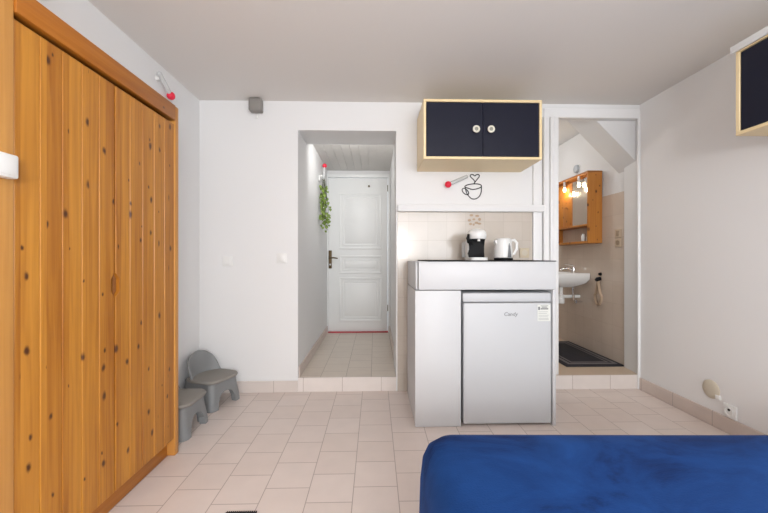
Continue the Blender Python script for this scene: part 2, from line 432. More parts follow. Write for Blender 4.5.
ring_panel(lf, -0.455, 0.085, 0.25, 0.81, DY)
leaf = lf.build('door_leaf', M['white_door'], frame)
hp = MB(); hp.box(-0.590, -0.550, DY - 0.010, DY, 0.925, 1.155, 0.004)
plate = hp.build('handle_plate', M['brass'], frame)
hv = MB(); hv.tube([(-0.57, DY - 0.008, 1.06), (-0.57, DY - 0.05, 1.06)], 0.010)
hv.tube([(-0.575, DY - 0.05, 1.06), (-0.52, DY - 0.052, 1.062), (-0.47, DY - 0.048, 1.054)], [0.010, 0.009, 0.008])
hv.build('handle', M['brass'], plate)
kh = MB(); kh.lathe([(0.012, 0), (0.012, 0.006), (0.006, 0.008)], (-0.57, DY - 0.010, 0.975), '-y', 14); kh.build('lock', M['steel'], plate)
ph = MB(); ph.lathe([(0.014, 0), (0.014, 0.005), (0.009, 0.008)], (-0.077, DY - 0.0005, 1.975), '-y', 16); ph.build('peephole', M['brass'], frame)
for z in (0.42, 1.95):
    hg = MB(); hg.tube([(0.1655, DY - 0.006, z - 0.04), (0.1655, DY - 0.006, z + 0.04)], 0.007); hg.build('hinge', M['brass'], frame)
struct(MB().box(HL + 0.014, 0.166, DY - 0.03, DY + 0.05, ZS, ZS + 0.012, 0.002, 1).build('trim_2', M['red_strip'], smooth=False))

# bathroom
struct(MB().box(0.9, 2.45, YB + 0.012, 5.1, 0, ZS).build('floor_bathroom', M['bath_floor'], smooth=False))
struct(MB().box(1.15, XR, YB, YB + 0.012, 0, ZS + 0.001).build('trim_3', M['riser'], smooth=False))
struct(MB().box(XB, XB + 0.12, 3.05, 5.1, ZS, 2.4).build('wall_bathroom_right', M['bath_wall'], smooth=False))
bt = MB(); bt.box(XB - 0.01, XB, 3.05, 5.0, ZS, 1.65); struct(bt.build('wall_bathroom_tiles', M['bath_tile'], smooth=False))
struct(MB().box(0.9, XB, 5.0, 5.1, ZS, 2.4).build('wall_bathroom_back', M['bath_tile'], smooth=False))
struct(MB().box(0.9, 1.05, 3.19, 5.0, ZS, 2.4).build('wall_bathroom_left', M['bath_wall'], smooth=False))
struct(MB().box(0.9, XB + 0.12, 2.885, 5.1, 2.4, 2.5).build('ceiling_bathroom', M['bath_wall'], smooth=False))
# boxed-in sloping beam just inside the bathroom doorway
sl = MB(); sl.prism([(1.625, 2.399), (2.5, 1.525), (2.5, 2.399)], 1, 2.886, 3.15)
struct(sl.build('ceiling_slope', M['bath_wall'], smooth=False))
# door lining
tr = MB()
tr.box(BL, XR - 0.001, YB - 0.012, YB, BT, BT + 0.075, 0.003, 1)
struct(tr.build('trim_4', M['white'], smooth=False))
tj = MB(); tj.box(XR - 0.02, XR, YB - 0.012, YB - 0.0, 0.0, BT, 0.002, 1)
struct(tj.build('trim_5', M['white'], smooth=False))
# folding door pushed to the side
fd = thing('folding_door', (1.42, YB - 0.02, 1.0), 'white concertina door folded up at the edge of the bathroom doorway', 'door')
px = 1.345
for k, wd in enumerate((0.022, 0.03, 0.034, 0.04)):
    y0 = YB - 0.045 + 0.010 * (k % 2)
    MB().box(px, px + wd - 0.003, y0, y0 + 0.036, ZS + 0.02, BT - 0.005, 0.004).build('door_panel', M['white'], fd)
    px += wd
MB().box(1.27, 1.342, YB - 0.02, YB - 0.001, 0.0, 2.0, 0.003).build('side_strip', M['white'], fd)

# baseboards
struct(MB().box(XL, HL, YB - 0.012, YB, 0, 0.09, 0.002, 1).build('baseboard_back', M['base_x'], smooth=False))
struct(MB().box(XR - 0.012, XR, -1.9, YB - 0.013, 0, 0.095, 0.002, 1).build('baseboard_right', M['base_y'], smooth=False))
struct(MB().box(XL, XL + 0.012, 2.0, YB - 0.013, 0, 0.09, 0.002, 1).build('baseboard_left', M['base_y'], smooth=False))
# splashback tiles and the plaster ledge above them
struct(MB().box(HR + 0.012, 1.265, YB - 0.010, YB, 0, 1.43).build('wall_splashback', M['splash'], smooth=False))
struct(MB().box(HR + 0.012, 1.345, YB - 0.05, YB, 1.43, 1.485, 0.003, 1).build('trim_6', M['wall'], smooth=False))

# ------------------------------------------------------------------ wardrobe
XW = -1.077
wd = thing('wardrobe', (-1.24, 1.5, 0), 'tall orange pine wardrobe with two plank doors against the wall', 'wardrobe')
MB().box(XL + 0.002, XW, 1.939, 1.976, 0, 1.885, 0.004).build('side_panel', M['pine_post'], wd)
MB().box(XL + 0.002, XW, 0.98, 1.088, 0, 2.05, 0.004).build('side_panel', M['pine_post'], wd)
MB().box(-1.11, XW + 0.006, 1.089, 1.938, 1.803, 1.885, 0.005).build('top_rail', M['pine_rail'], wd)
MB().box(XL + 0.002, -1.112, 1.09, 1.935, 1.86, 1.88).build('top_panel', M['pine_post'], wd)
MB().box(-1.14, -1.118, 1.089, 1.938, 0, 0.088, 0.002).build('plinth', M['pine_rail'], wd)
def plank_door(y0, y1):
    m = MB(); n = 5; w = (y1 - y0) / n
    for k in range(n):
        a, b = y0 + k * w, y0 + (k + 1) * w
        c = 0.0045
        m.prism([(-1.104, a), (XW - 0.004 - c, a), (XW - 0.004, a + c), (XW - 0.004, b - c), (XW - 0.004 - c, b), (-1.104, b)], 2, 0.093, 1.785)
    return m
hexa = [(1.505, 0.90), (1.481, 0.928), (1.481, 0.978), (1.505, 1.010), (1.529, 0.978), (1.529, 0.928)]
for y0, y1 in ((1.091, 1.5015), (1.5090, 1.937)):
    m = MB().box(-1.104, XW - 0.004, y0, y1, 0.093, 1.785, 0.002, 1)
    o = m.build('door', M['pine'], wd, smooth=False)
    # V grooves between the planks
    g = MB(); n = 5; w = (y1 - y0) / n
    for k in range(1, n):
        yc = y0 + k * w
        g.prism([(XW - 0.0105, yc), (XW + 0.002, yc - 0.006), (XW + 0.002, yc + 0.006)], 2, 0.0, 1.9)
    co = g.build('cutter', M['pine'], wd, smooth=False); cut(o, co)
    g = MB(); g.prism([(y, z) for y, z in hexa], 0, XW - 0.020, XW + 0.02)
    co = g.build('cutter', M['pine'], wd, smooth=False); cut(o, co)
    hh = [(max(y0 + 0.001, min(y1 - 0.001, y)), z) for y, z in hexa]
    if y0 > 1.5: hh = [(y0 + 0.001, 0.904), (y0 + 0.001, 1.006), (1.527, 0.977), (1.527, 0.929)]
    else: hh = [(y1 - 0.001, 0.904), (1.483, 0.929), (1.483, 0.977), (y1 - 0.001, 1.006)]
    MB().prism(hh, 0, XW - 0.0198, XW - 0.0165).build('finger_pull', M['pine_dark'], o, smooth=False)

# white box on the wardrobe post
wbx = thing('white_box', (-1.06, 1.03, 1.30), 'small white plastic box fixed to the pine wardrobe post', 'box')
MB().box(XW + 0.001, XW + 0.035, 0.985, 1.068, 1.297, 1.366, 0.006).build('casing', M['plastic'], wbx)
MB().box(XW + 0.034, XW + 0.038, 0.99, 1.060, 1.305, 1.358, 0.002).build('cover', M['plastic'], wbx)

# ------------------------------------------------------------------ kitchen unit, fridge
YC = 2.222
ku = thing('kitchen_unit', (0.70, 2.5, 0), 'white waist-high kitchen unit with cupboard and dark worktop, housing the fridge', 'kitchen unit')
cab = MB(); cab.box(0.256, 0.541, YC + 0.02, 2.80, 0, 0.858); cab.build('cupboard', M['unit_white'], ku, smooth=False)
MB().box(0.252, 0.541, YC, YC + 0.019, 0.003, 0.859, 0.002).build('door', M['unit_white'], ku)
ap = MB(); ap.box(0.274, 1.147, YC, YC + 0.02, 0.864, 1.039, 0.003); ap.build('fascia', M['unit_white'], ku)
ap = MB(); ap.box(0.276, 1.127, YC + 0.021, 2.80, 0.866, 1.034); ap.build('top_casing', M['unit_white'], ku, smooth=False)
MB().box(1.128, 1.147, YC + 0.001, 2.80, 0, 0.862, 0.002).build('side_panel', M['unit_white'], ku)
MB().box(0.262, 1.16, YC - 0.003, 2.815, 1.0395, 1.0415, 0.0).build('worktop', M['unit_white'], ku, smooth=False)
MB().box(0.34, 1.15, YC + 0.002, 2.812, 1.0416, 1.0476, 0.001, 1).build('hob_plate', M['dark_grey'], ku)
MB().box(0.258, 0.273, YC + 0.03, 2.80, 0.863, 1.039, 0.003).build('side_casing', M['unit_white'], ku)

fg = thing('mini_fridge', (0.838, 2.5, 0), 'white mini fridge with energy sticker standing inside the kitchen unit', 'fridge')
MB().box(0.559, 1.120, 2.285, 2.78, 0.02, 0.780, 0.004).build('body', M['fridge'], fg)
MB().box(0.556, 1.123, YC + 0.014, 2.78, 0.784, 0.842, 0.008).build('lid', M['fridge'], fg)
dr = MB().box(0.558, 1.121, YC + 0.004, 2.278, 0.014, 0.780, 0.010, 3).build('door', M['fridge'], fg)
for x in (0.60, 1.08):
    MB().lathe([(0.018, 0), (0.018, 0.021)], (x, 2.32, 0)).build('foot', M['black'], fg)
    MB().lathe([(0.018, 0), (0.018, 0.021)], (x, 2.74, 0)).build('foot', M['black'], fg)
YF = YC + 0.004
lb = MB().box(1.030, 1.112, YF - 0.0012, YF - 0.0002, 0.664, 0.768).build('energy_label', M['paper'], dr, smooth=False)
pr = MB()
pr.box(1.034, 1.046, YF - 0.0022, YF - 0.0012, 0.735, 0.755); pr.box(1.050, 1.098, YF - 0.0022, YF - 0.0012, 0.738, 0.746)
pr.box(1.050, 1.098, YF - 0.0022, YF - 0.0012, 0.760, 0.763); pr.box(1.056, 1.092, YF - 0.0022, YF - 0.0012, 0.750, 0.756)
pr.build('print', M['grey_print'], lb, smooth=False)
pr = MB()
for z, x1 in ((0.722, 1.095), (0.712, 1.09), (0.700, 1.10), (0.690, 1.095), (0.680, 1.10), (0.672, 1.10)):
    pr.box(1.036, x1, YF - 0.0022, YF - 0.0012, z, z + 0.003)
pr.build('print', M['lt_print'], lb, smooth=False)
def text_mesh(txt, size, loc, mat, name, parent, shear=0.2, ext=0.0006):
    cu = bpy.data.curves.new('txt', 'FONT'); cu.body = txt; cu.size = size; cu.extrude = ext; cu.shear = shear
    t = bpy.data.objects.new('txt', cu); C.objects.link(t)
    bpy.context.view_layer.update()
    me = bpy.data.meshes.new_from_object(t.evaluated_get(bpy.context.evaluated_depsgraph_get()))
    bpy.data.objects.remove(t); bpy.data.curves.remove(cu)
    me.transform(Matrix.Translation(Vector(loc) - abs_loc(parent)) @ Matrix.Rotation(PI / 2, 4, 'X'))
    me.materials.clear(); me.materials.append(mat)
    o = bpy.data.objects.new(name, me); C.objects.link(o); o.parent = parent
    return o
text_mesh('Candy', 0.034, (0.814, YF - 0.0008, 0.698), M['grey_print'], 'logo', dr)

# coffee machine on the worktop
ZT = 1.0477
cm = thing('coffee_machine', (0.73, 2.55, ZT), 'white and black capsule coffee machine on the kitchen worktop', 'coffee machine')
YK = 2.55
MB().loft([rrect(0.668, 0.792, YK - 0.10, YK + 0.10, 0.03, z) for z in (ZT, ZT + 0.020)]).build('drip_tray', M['plastic'], cm)
bd = MB()
def disc_loop(cx, cz, r, y, n=28, sx=1.0): return [(cx + sx * r * math.cos(2 * PI * k / n), y, cz + r * math.sin(2 * PI * k / n)) for k in range(n)]
bd.loft([rrect(0.676, 0.786, YK + 0.00, YK + 0.10, 0.025, ZT + 0.02), rrect(0.670, 0.792, YK + 0.0, YK + 0.10, 0.025, ZT + 0.07),
         rrect(0.672, 0.790, YK + 0.0, YK + 0.10, 0.025, ZT + 0.13), rrect(0.682, 0.780, YK + 0.0, YK + 0.10, 0.025, ZT + 0.17)])
bd.build('body', M['plastic'], cm)
fp = MB(); fp.prism([(0.676, ZT + 0.021), (0.668, ZT + 0.05), (0.682, ZT + 0.075), (0.682, ZT + 0.10), (0.668, ZT + 0.155), (0.794, ZT + 0.155), (0.786, ZT + 0.10), (0.786, ZT + 0.06), (0.790, ZT + 0.021)], 1, YK - 0.012, YK - 0.001, 0.003)
fp.build('front_panel', M['black'], cm)
hd = MB(); hd.lathe([(0.060, 0.152), (0.064, 0.162), (0.066, 0.180), (0.062, 0.200), (0.048, 0.216), (0.024, 0.224), (0, 0.226)], (0.734, YK - 0.01, ZT), 'z', 28, 1.0, 1.25)
hd.build('head', M['plastic'], cm)
MB().lathe([(0.010, 0.135), (0.012, 0.152)], (0.734, YK - 0.055, ZT), 'z', 14).build('spout', M['plastic'], cm)
MB().lathe([(0.020, 0.144), (0.045, 0.153)], (0.734, YK - 0.03, ZT), 'z', 18).build('capsule_holder', M['black'], cm)
lv = MB(); lv.tube([(0.690, YK - 0.045, ZT + 0.115), (0.664, YK - 0.05, ZT + 0.13), (0.658, YK - 0.05, ZT + 0.155), (0.664, YK - 0.045, ZT + 0.185)], [0.011, 0.013, 0.012, 0.008])
lv.build('lever', M['black'], cm)
tk = MB(); tk.lathe([(0.035, 0.02), (0.038, 0.03), (0.038, 0.13), (0.03, 0.14)], (0.700, YK + 0.145, ZT), 'z', 18); tk.build('water_tank', M['clear'], cm)

# kettle
kt = thing('kettle', (0.93, 2.55, ZT), 'white electric jug kettle on the worktop beside the coffee machine', 'kettle')
MB().lathe([(0.062, 0.0), (0.066, 0.004), (0.066, 0.012), (0.060, 0.016)], (0.930, YK, ZT), 'z', 28).build('base', M['black'], kt)
kb = MB(); kb.lathe([(0.058, 0.0165), (0.064, 0.022), (0.063, 0.08), (0.057, 0.135), (0.054, 0.148)], (0.930, YK, ZT), 'z', 32)
kb.prism([(0.885, ZT + 0.148), (0.862, ZT + 0.142), (0.872, ZT + 0.105)], 1, YK - 0.018, YK + 0.018, 0.004)
kb.build('jug', M['plastic'], kt)
MB().lathe([(0.054, 0.1485), (0.052, 0.155), (0.035, 0.160), (0, 0.161)], (0.930, YK, ZT), 'z', 28).build('lid', M['plastic'], kt)
kh = MB(); kh.tube([(0.978, YK, ZT + 0.142), (1.010, YK, ZT + 0.146), (1.028, YK, ZT + 0.125), (1.026, YK, ZT + 0.080), (1.008, YK, ZT + 0.045), (0.984, YK, ZT + 0.040)], [0.010, 0.011, 0.011, 0.010, 0.010, 0.009])
kh.build('handle', M['plastic'], kt)
kg = MB(); kg.prism([(0.936, ZT + 0.02), (0.965, ZT + 0.02), (0.957, ZT + 0.10), (0.951, ZT + 0.122), (0.945, ZT + 0.10)], 1, YK - 0.064, YK - 0.050, 0.002)
kg.build('water_gauge', M['kettle_grey'], kt)

# yellowed socket on the tiles
so = thing('wall_socket', (1.20, YB - 0.011, 1.1), 'yellowed beige wall socket on the tiles beside the kettle', 'socket')
MB().box(1.160, 1.236, YB - 0.022, YB - 0.0105, 1.065, 1.142, 0.004).build('plate', M['tan'], so)
MB().lathe([(0.022, 0), (0.024, 0.004), (0.018, 0.004), (0.018, 0.001), (0, 0.001)], (1.198, YB - 0.0215, 1.104), '-y', 20).build('outlet', M['beige_plate'], so)

# brown pattern on the tiles above the coffee machine
bdcl = MB()
for (x, z, r, e) in ((0.772, 1.405, .015, .6), (0.792, 1.372, .012, .7), (0.755, 1.365, .014, .7), (0.818, 1.400, .016, .6), (0.838, 1.372, .012, 1.), (0.812, 1.345, .015, .6), (0.765, 1.335, .012, .8), (0.836, 1.338, .016, .5), (0.790, 1.330, .009, 1.)):
    pts = [(x + r * math.cos(2 * PI * k / 14), z + r * e * math.sin(2 * PI * k / 14)) for k in range(14)]
    bdcl.prism(pts, 1, YB - 0.0115, YB - 0.0098)
tag(bdcl.build('tile_decal', M['decal_brown'], smooth=False), 'small brown spotted motif on the tiles above the coffee machine', 'decal')

# cup decal under the wall cabinet
def zp(u, v):      # drawing coordinates of the motif to wall metres
    return (0.435 + u * 0.000623 + 0.0, YB - 0.0015, 1.767 - v * 0.000623 + 0.0)
XO = 0.0
def line(mb, pts, closed=False, r=0.0042):
    q = []
    m = len(pts)
    for i in range(m if closed else m - 1):
        a, b = pts[i], pts[(i + 1) % m]
        p0 = pts[i - 1] if (closed or i > 0) else a
        p3 = pts[(i + 2) % m] if (closed or i + 2 < m) else b
        for k in range(5):
            t = k / 5
            q.append(tuple(0.5 * (2 * a[c] + (b[c] - p0[c]) * t + (2 * p0[c] - 5 * a[c] + 4 * b[c] - p3[c]) * t * t + (3 * a[c] - 3 * b[c] + p3[c] - p0[c]) * t ** 3) for c in (0, 1)))
    if not closed: q.append(pts[-1])
    mb.tube([(DX + u * DK, YB - 0.001, DZ - v * DK) for u, v in q], r, 6, closed)
DX, DZ, DK = 0.4815, 1.7905, 0.000623
dc = MB()
line(dc, [(385, 250), (420, 225), (500, 212), (580, 218), (600, 245), (560, 270), (490, 283), (440, 272)], True)
line(dc, [(600, 245), (598, 310), (575, 370), (530, 403), (480, 405), (440, 375), (410, 330), (388, 262)])
line(dc, [(385, 268), (358, 275), (350, 295), (370, 330), (405, 350), (432, 345), (430, 315), (405, 285), (385, 268)])
line(dc, [(500, 212), (535, 165), (570, 120), (568, 95), (540, 92), (515, 108), (490, 92), (462, 95), (458, 118), (500, 160), (518, 188)])
tag(dc.build('cup_decal', M['decal']), 'black line drawing of a cup with a heart on the wall', 'decal')

# ------------------------------------------------------------------ wall cabinets (pale birch with navy doors)
def wall_cabinet(name, loc, label, W=0.835, Dp=0.372, Hh=0.418, seam=True):
    """Front faces -y, back at y = 0, bottom at z = 0, centred on x."""
    r = thing(name, (0, 0, 0), label, 'wall cabinet', 'navy and birch wall cabinets')
    t = 0.018; h = W / 2
    MB().box(-h, h, -Dp, 0, 0, t, 0.0015, 1).build('bottom_panel', M['birch_x'], r)
    MB().box(-h, h, -Dp, 0, Hh - t, Hh, 0.0015, 1).build('top_panel', M['birch_x'], r)
    for s in (-1, 1):
        a = -h if s < 0 else h - t
        MB().box(a, a + t, -Dp, 0, t, Hh - t, 0.0015, 1).build('side_panel', M['birch_z'], r)
    MB().box(-h + t, h - t, -0.012, 0, t, Hh - t).build('back_panel', M['birch_x'], r, smooth=False)
    for s in (-1, 1):
        x0, x1 = (-h + t + 0.003, -0.0015) if s < 0 else (0.0015, h - t - 0.003)
        d = MB().box(x0, x1, -Dp + 0.004, -Dp + 0.022, t + 0.003, Hh - t - 0.003, 0.0015, 1).build('door', M['navy'], r)
        kx = s * 0.052
        k = MB().lathe([(0.010, 0), (0.010, 0.012), (0.024, 0.016), (0.026, 0.022), (0.024, 0.027), (0.015, 0.028), (0.014, 0.025), (0, 0.025)], (kx, -Dp + 0.0045, Hh * 0.49), '-y', 24).build('knob', M['knob'], d)
        MB().lathe([(0.013, 0), (0.012, 0.003), (0.004, 0.0035), (0, 0.0035)], (kx, -Dp + 0.0045 - 0.0249, Hh * 0.49), '-y', 18).build('knob_centre', M['knob_in'], k)
    r.location = loc
    return r
wc = wall_cabinet('wall_cabinet', (0.755, YB - 0.001, 1.754), 'birch wall cabinet with navy doors above the coffee cup drawing')
wc2 = wall_cabinet('wall_cabinet', (XR - 0.001, 1.275, 1.662), 'birch and navy wall cabinet high on the side wall under the white board', Dp=0.388)
wc2.rotation_euler = (0, 0, -PI / 2)
# white board lying on the second cabinet
wbd = MB().box(1.754, XR - 0.002, 0.80, 1.706, 2.0815, 2.102, 0.002); wbd.box(1.749, 1.761, 0.80, 1.706, 2.068, 2.102, 0.002)
tag(wbd.build('white_board', M['white']), 'white board lying along the top of the side wall cabinet', 'board')

# ------------------------------------------------------------------ small wall things
sn = thing('wall_mounted_sensor', (-0.93, YB, 2.26), 'grey rounded sensor box high on the white wall below the ceiling', 'sensor')
MB().box(-0.980, -0.880, YB - 0.07, YB, 2.203, 2.304, 0.014, 3).build('casing', M['sensor'], sn)
MB().box(-0.966, -0.894, YB - 0.074, YB - 0.069, 2.216, 2.290, 0.003).build('grille', M['sensor'], sn)
MB().box(-0.943, -0.925, YB - 0.012, YB - 0.001, 2.165, 2.202, 0.002).build('bracket', M['plastic'], sn)

def light_switch(x, z, label):
    t = thing('light_switch', (x, YB, z), label, 'light switch', 'light switches beside the hall opening')
    MB().box(x - 0.040, x + 0.040, YB - 0.010, YB - 0.0005, z - 0.040, z + 0.040, 0.003).build('plate', M['plastic'], t)
    MB().box(x - 0.022, x + 0.022, YB - 0.016, YB - 0.0095, z - 0.028, z + 0.028, 0.003).build('rocker', M['plastic'], t)
light_switch(-1.161, 1.038, 'white light switch on the wall further from the hall opening, above the grey chair')
light_switch(-0.737, 1.062, 'white light switch on the wall close to the hall opening edge')

# clear tubes with a red ball
def red_tube(a, b, label, wall):
    """a: ball centre, b: far end of the tube."""
    a, b = Vector(a), Vector(b)
    t = thing('wall_tube', b, label, 'tube', 'clear tubes with a red ball end')
    dirv = (b - a).normalized()
    MB().tube([a + dirv * 0.020, a + dirv * 0.03, a.lerp(b, 0.6), b - dirv * 0.004, b], [0.012, 0.014, 0.014, 0.013, 0.008], 14).build('tube', M['clear'], t)
    m = MB(); m.lathe([(0, -0.026), (0.014, -0.023), (0.024, -0.012), (0.026, 0), (0.022, 0.014), (0.014, 0.022), (0, 0.026)], (0, 0, 0), 'z', 18)
    m.xf(Matrix.Translation(a)); m.build('ball', M['red'], t)
    c = a.lerp(b, 0.75); w = Vector(wall)
    MB().tube([c + w * 0.013, c + w * (0.034)], [0.010, 0.016], 12).build('wall_clip', M['plastic'], t)
red_tube((XL + 0.036, 2.379, 2.135), (XL + 0.036, 2.245, 2.222), 'clear tube with red ball end on the wall above the wardrobe corner', (-1, 0, 0))
red_tube((0.580, YB - 0.036, 1.646), (0.735, YB - 0.036, 1.712), 'slanting clear tube with red ball end on the wall below the navy cabinet', (0, 1, 0))
red_tube((HL + 0.042, 4.02, 2.10), (HL + 0.036, 3.99, 1.94), 'clear tube with red ball end above the hanging ivy in the hall', (-1, 0, 0))

# hanging ivy in the hall
iv = thing('hanging_ivy', (HL + 0.05, 3.93, 1.93), 'green trailing artificial ivy hanging on the hall wall by the door', 'plant')
st = MB(); lv = MB()
tips = []
R = random.Random(3)
MB().box(HL + 0.001, HL + 0.014, 3.86, 3.93, 1.90, 1.96, 0.003).build('hook', M['plastic'], iv)
for k in range(7):
    x0, y0 = HL + 0.03 + R.uniform(-.01, .03), 3.90 + R.uniform(-.03, .05)
    x1, y1 = HL + 0.05 + R.uniform(-.03, .10), 3.92 + R.uniform(-.12, .12)
    zb = R.uniform(1.34, 1.55)
    pts = []
    for i in range(9):
        t = i / 8
        pts.append((x0 + (x1 - x0) * t ** 0.6 + 0.01 * math.sin(7 * t + k), y0 + (y1 - y0) * t ** 0.6, 1.925 + 0.03 * math.sin(PI * min(1, t * 3)) * (t < .33) + (zb - 1.925) * t))
    st.tube(pts, 0.0028, 5)
    for i in range(16):
        t = 0.22 + 0.78 * i / 15
        j = min(7, int(t * 8)); f = t * 8 - j
        p = Vector(pts[j]).lerp(Vector(pts[j + 1]), f)
        L = R.uniform(.022, .036); a = R.uniform(0, 2 * PI)
        d = Vector((0.75 * math.cos(a), math.sin(a), R.uniform(-0.9, .1))).normalized()
        p2 = p + d * 0.022
        p2.x = max(p2.x, HL + 0.012)
        nrm = Vector((R.uniform(.1, .6), -1, R.uniform(0, .8))).normalized()
        dl = Vector((R.uniform(-.5, .5), R.uniform(-.2, .2), -1)); dl = (dl - nrm * dl.dot(nrm)).normalized(); sd = dl.cross(nrm)
        shape = [(-.45, 0, 0), (-.2, .5, .004), (.25, .42, .004), (.7, 0, 0), (.25, -.42, .004), (-.2, -.5, .004)]
        V = [p2 + dl * (u * L) + sd * (v * L) + nrm * w for u, v, w in shape]
        for v_ in V: v_.x = max(v_.x, HL + 0.004)
        lv.poly([V[0], V[1], V[2], V[3]]); lv.poly([V[0], V[3], V[4], V[5]])
st.build('stems', M['stem'], iv); lv.build('leaves', M['leaf'], iv, smooth=False)

# right wall: beige round plate and power socket
rp = thing('junction_cover', (XR, 2.22, 0.225), 'round beige junction cover low on the side wall above the skirting', 'cover')
MB().lathe([(0.058, -0.002), (0.058, 0.005), (0.050, 0.011), (0.030, 0.014), (0, 0.014)], (XR, 2.218, 0.226), '-x', 28).build('cap', M['beige_plate'], rp)
MB().box(XR - 0.014, XR - 0.0005, 2.150, 2.182, 0.180, 0.206, 0.004).build('cable_entry', M['plastic'], rp)
ps = thing('power_socket', (XR, 2.09, 0.13), 'white power socket with a dark hole low on the wall by the bed', 'socket')
MB().box(XR - 0.014, XR - 0.0005, 2.050, 2.130, 0.097, 0.177, 0.004).build('plate', M['plastic'], ps)
MB().lathe([(0.024, 0), (0.026, 0.006), (0.021, 0.006), (0.020, 0.002), (0, 0.002)], (XR - 0.0135, 2.09, 0.137), '-x', 24).build('outlet', M['plastic'], ps)
MB().lathe([(0.007, 0), (0.007, 0.002)], (XR - 0.0152, 2.09, 0.147), '-x', 12).build('pin_hole', M['black'], ps)

# ------------------------------------------------------------------ grey children's chairs
def child_chair(label):
    """Faces +x, origin on the floor."""
    r = thing('child_chair', (0, 0, 0), label, 'chair', 'grey plastic child chairs')
    b = MB(); z0, z1 = 0.0, 0.192
    prof = [(0.150, 0.148, 0.0), (0.146, 0.144, 0.05), (0.134, 0.132, 0.13), (0.128, 0.130, 0.175), (0.130, 0.134, 0.195)]
    b.loft([rrect(-a, a, -c, c, 0.04, z) for a, c, z in prof])
    body = b.build('body', M['grey_plastic'], r)
    def arch(w, h, n=12):
        p = [(-w, -0.02), (-w * .92, h * .45)]
        p += [(-w * .80 * math.cos(PI * k / n) , h * .55 + h * .45 * math.sin(PI * k / n)) for k in range(n + 1)]
        return p + [(w * .92, h * .45), (w, -0.02)]
    for ax in (0, 1):
        c = MB().prism(arch(0.086, 0.108), ax, -0.3, 0.3); co = c.build('cutter', M['grey_plastic'], r); cut(body, co)
    c = MB().loft([rrect(-a, a, -a, a, 0.03, z) for a, z in ((0.112, -0.02), (0.105, 0.10), (0.10, 0.15))]); co = c.build('cutter', M['grey_plastic'], r); cut(body, co)
    for p in body.data.polygons: p.use_smooth = False
    bv = body.modifiers.new('b', 'BEVEL'); bv.width = 0.004; bv.segments = 2; bv.limit_method = 'ANGLE'; bv.angle_limit = 0.7; bake_mods(body)
    s = MB(); s.loft([rrect(-0.115, 0.148, -0.142, 0.142, 0.07, 0.186), rrect(-0.118, 0.152, -0.146, 0.146, 0.07, 0.196), rrect(-0.115, 0.148, -0.142, 0.142, 0.07, 0.206), rrect(-0.10, 0.13, -0.125, 0.125, 0.07, 0.211)])
    s.build('seat', M['grey_seat'], r)
    k = bmesh.new(); nu, nv = 16, 12; G = []
    for j in range(nv + 1):
        v = j / nv; row = []
        hw = 0.138 - 0.012 * v if v < 0.35 else (0.134 - 0.040 * ((v - .35) / .65) ** 1.5) * (1.0 if v < .8 else math.sqrt(max(0.0, 1 - ((v - .8) / .2) ** 2 * 0.75)))
        for i in range(nu + 1):
            u = -1 + 2 * i / nu
            wrap = 0.072 * abs(u) ** 2.4 * (1 - 0.85 * v)
            row.append(k.verts.new((-0.100 - 0.030 * v + wrap, u * hw, 0.190 + (0.185 - 0.018 * u * u) * v)))
        G.append(row)
    for j in range(nv):
        for i in range(nu):
            k.faces.new((G[j][i], G[j][i + 1], G[j + 1][i + 1], G[j + 1][i]))
    m = MB(); m.join(k); bk = m.build('backrest', M['grey_plastic'], r)
    so = bk.modifiers.new('s', 'SOLIDIFY'); so.thickness = 0.018; so.offset = 0; 
    sb = bk.modifiers.new('b', 'SUBSURF'); sb.levels = 1; sb.render_levels = 1
    bake_mods(bk)
    return r
ch = child_chair('grey plastic child chair with backrest standing in the wall corner')
ch.location = (-1.203, 2.640, 0); ch.rotation_euler = (0, 0, math.radians(-20))
def copy_tree(o, parent=None):
    c = o.copy(); C.objects.link(c); c.parent = parent
    for k in list(o.children): copy_tree(k, c)
    return c
ch2 = copy_tree(ch); ch2.location = (-1.238, 2.225, 0); ch2.rotation_euler = (0, 0, math.radians(-1))
ch2['label'] = 'grey plastic child chair partly hidden behind the pine wardrobe'

# ------------------------------------------------------------------ bathroom things
mc = thing('mirror_cabinet', (2.12, 3.7, 1.2), 'orange pine bathroom mirror cabinet with lit bulbs and open shelf', 'bathroom cabinet')
XF, XK, Y0, Y1, Z0, Z1 = 2.05, XB - 0.0105, 3.367, 4.10, 1.205, 1.888
MB().box(XF, XK, Y0, Y0 + 0.018, Z0, Z1, 0.002, 1).build('side_panel', M['bath_pine_side'], mc)
MB().box(XF, XK, Y1 - 0.018, Y1, Z0, Z1, 0.002, 1).build('side_panel', M['bath_pine_side'], mc)
MB().box(XF - 0.004, XK, Y0 - 0.004, Y1 + 0.004, Z1 + 0.0005, Z1 + 0.016, 0.002, 1).build('top_panel', M['pine_dark'], mc)
MB().box(XF, XK, Y0 + 0.0185, Y1 - 0.0185, Z0, Z0 + 0.022, 0.002, 1).build('bottom_shelf', M['bath_pine'], mc)
MB().box(XF, XK, Y0 + 0.0185, Y1 - 0.0185, 1.375, 1.393, 0.002, 1).build('shelf', M['bath_pine'], mc)
MB().box(2.105, XK - 0.001, Y0 + 0.02, Y1 - 0.02, 1.394, Z1 - 0.002).build('carcass', M['bath_pine'], mc, smooth=False)
MB().box(2.092, 2.104, Y0 + 0.022, 3.708, 1.397, Z1 - 0.03, 0.001, 1).build('mirror', M['mirror'], mc)
for a, b, ky in ((3.712, 3.900, 3.80), (3.903, 4.08, 3.99)):
    d = MB().box(2.088, 2.104, a, b, 1.397, Z1 - 0.03, 0.003).build('door', M['bath_pine'], mc)
    MB().lathe([(0.006, 0), (0.006, 0.010), (0.011, 0.014), (0.009, 0.020), (0, 0.022)], (2.0885, ky, 1.60), '-x', 14).build('knob', M['pine_dark'], d)
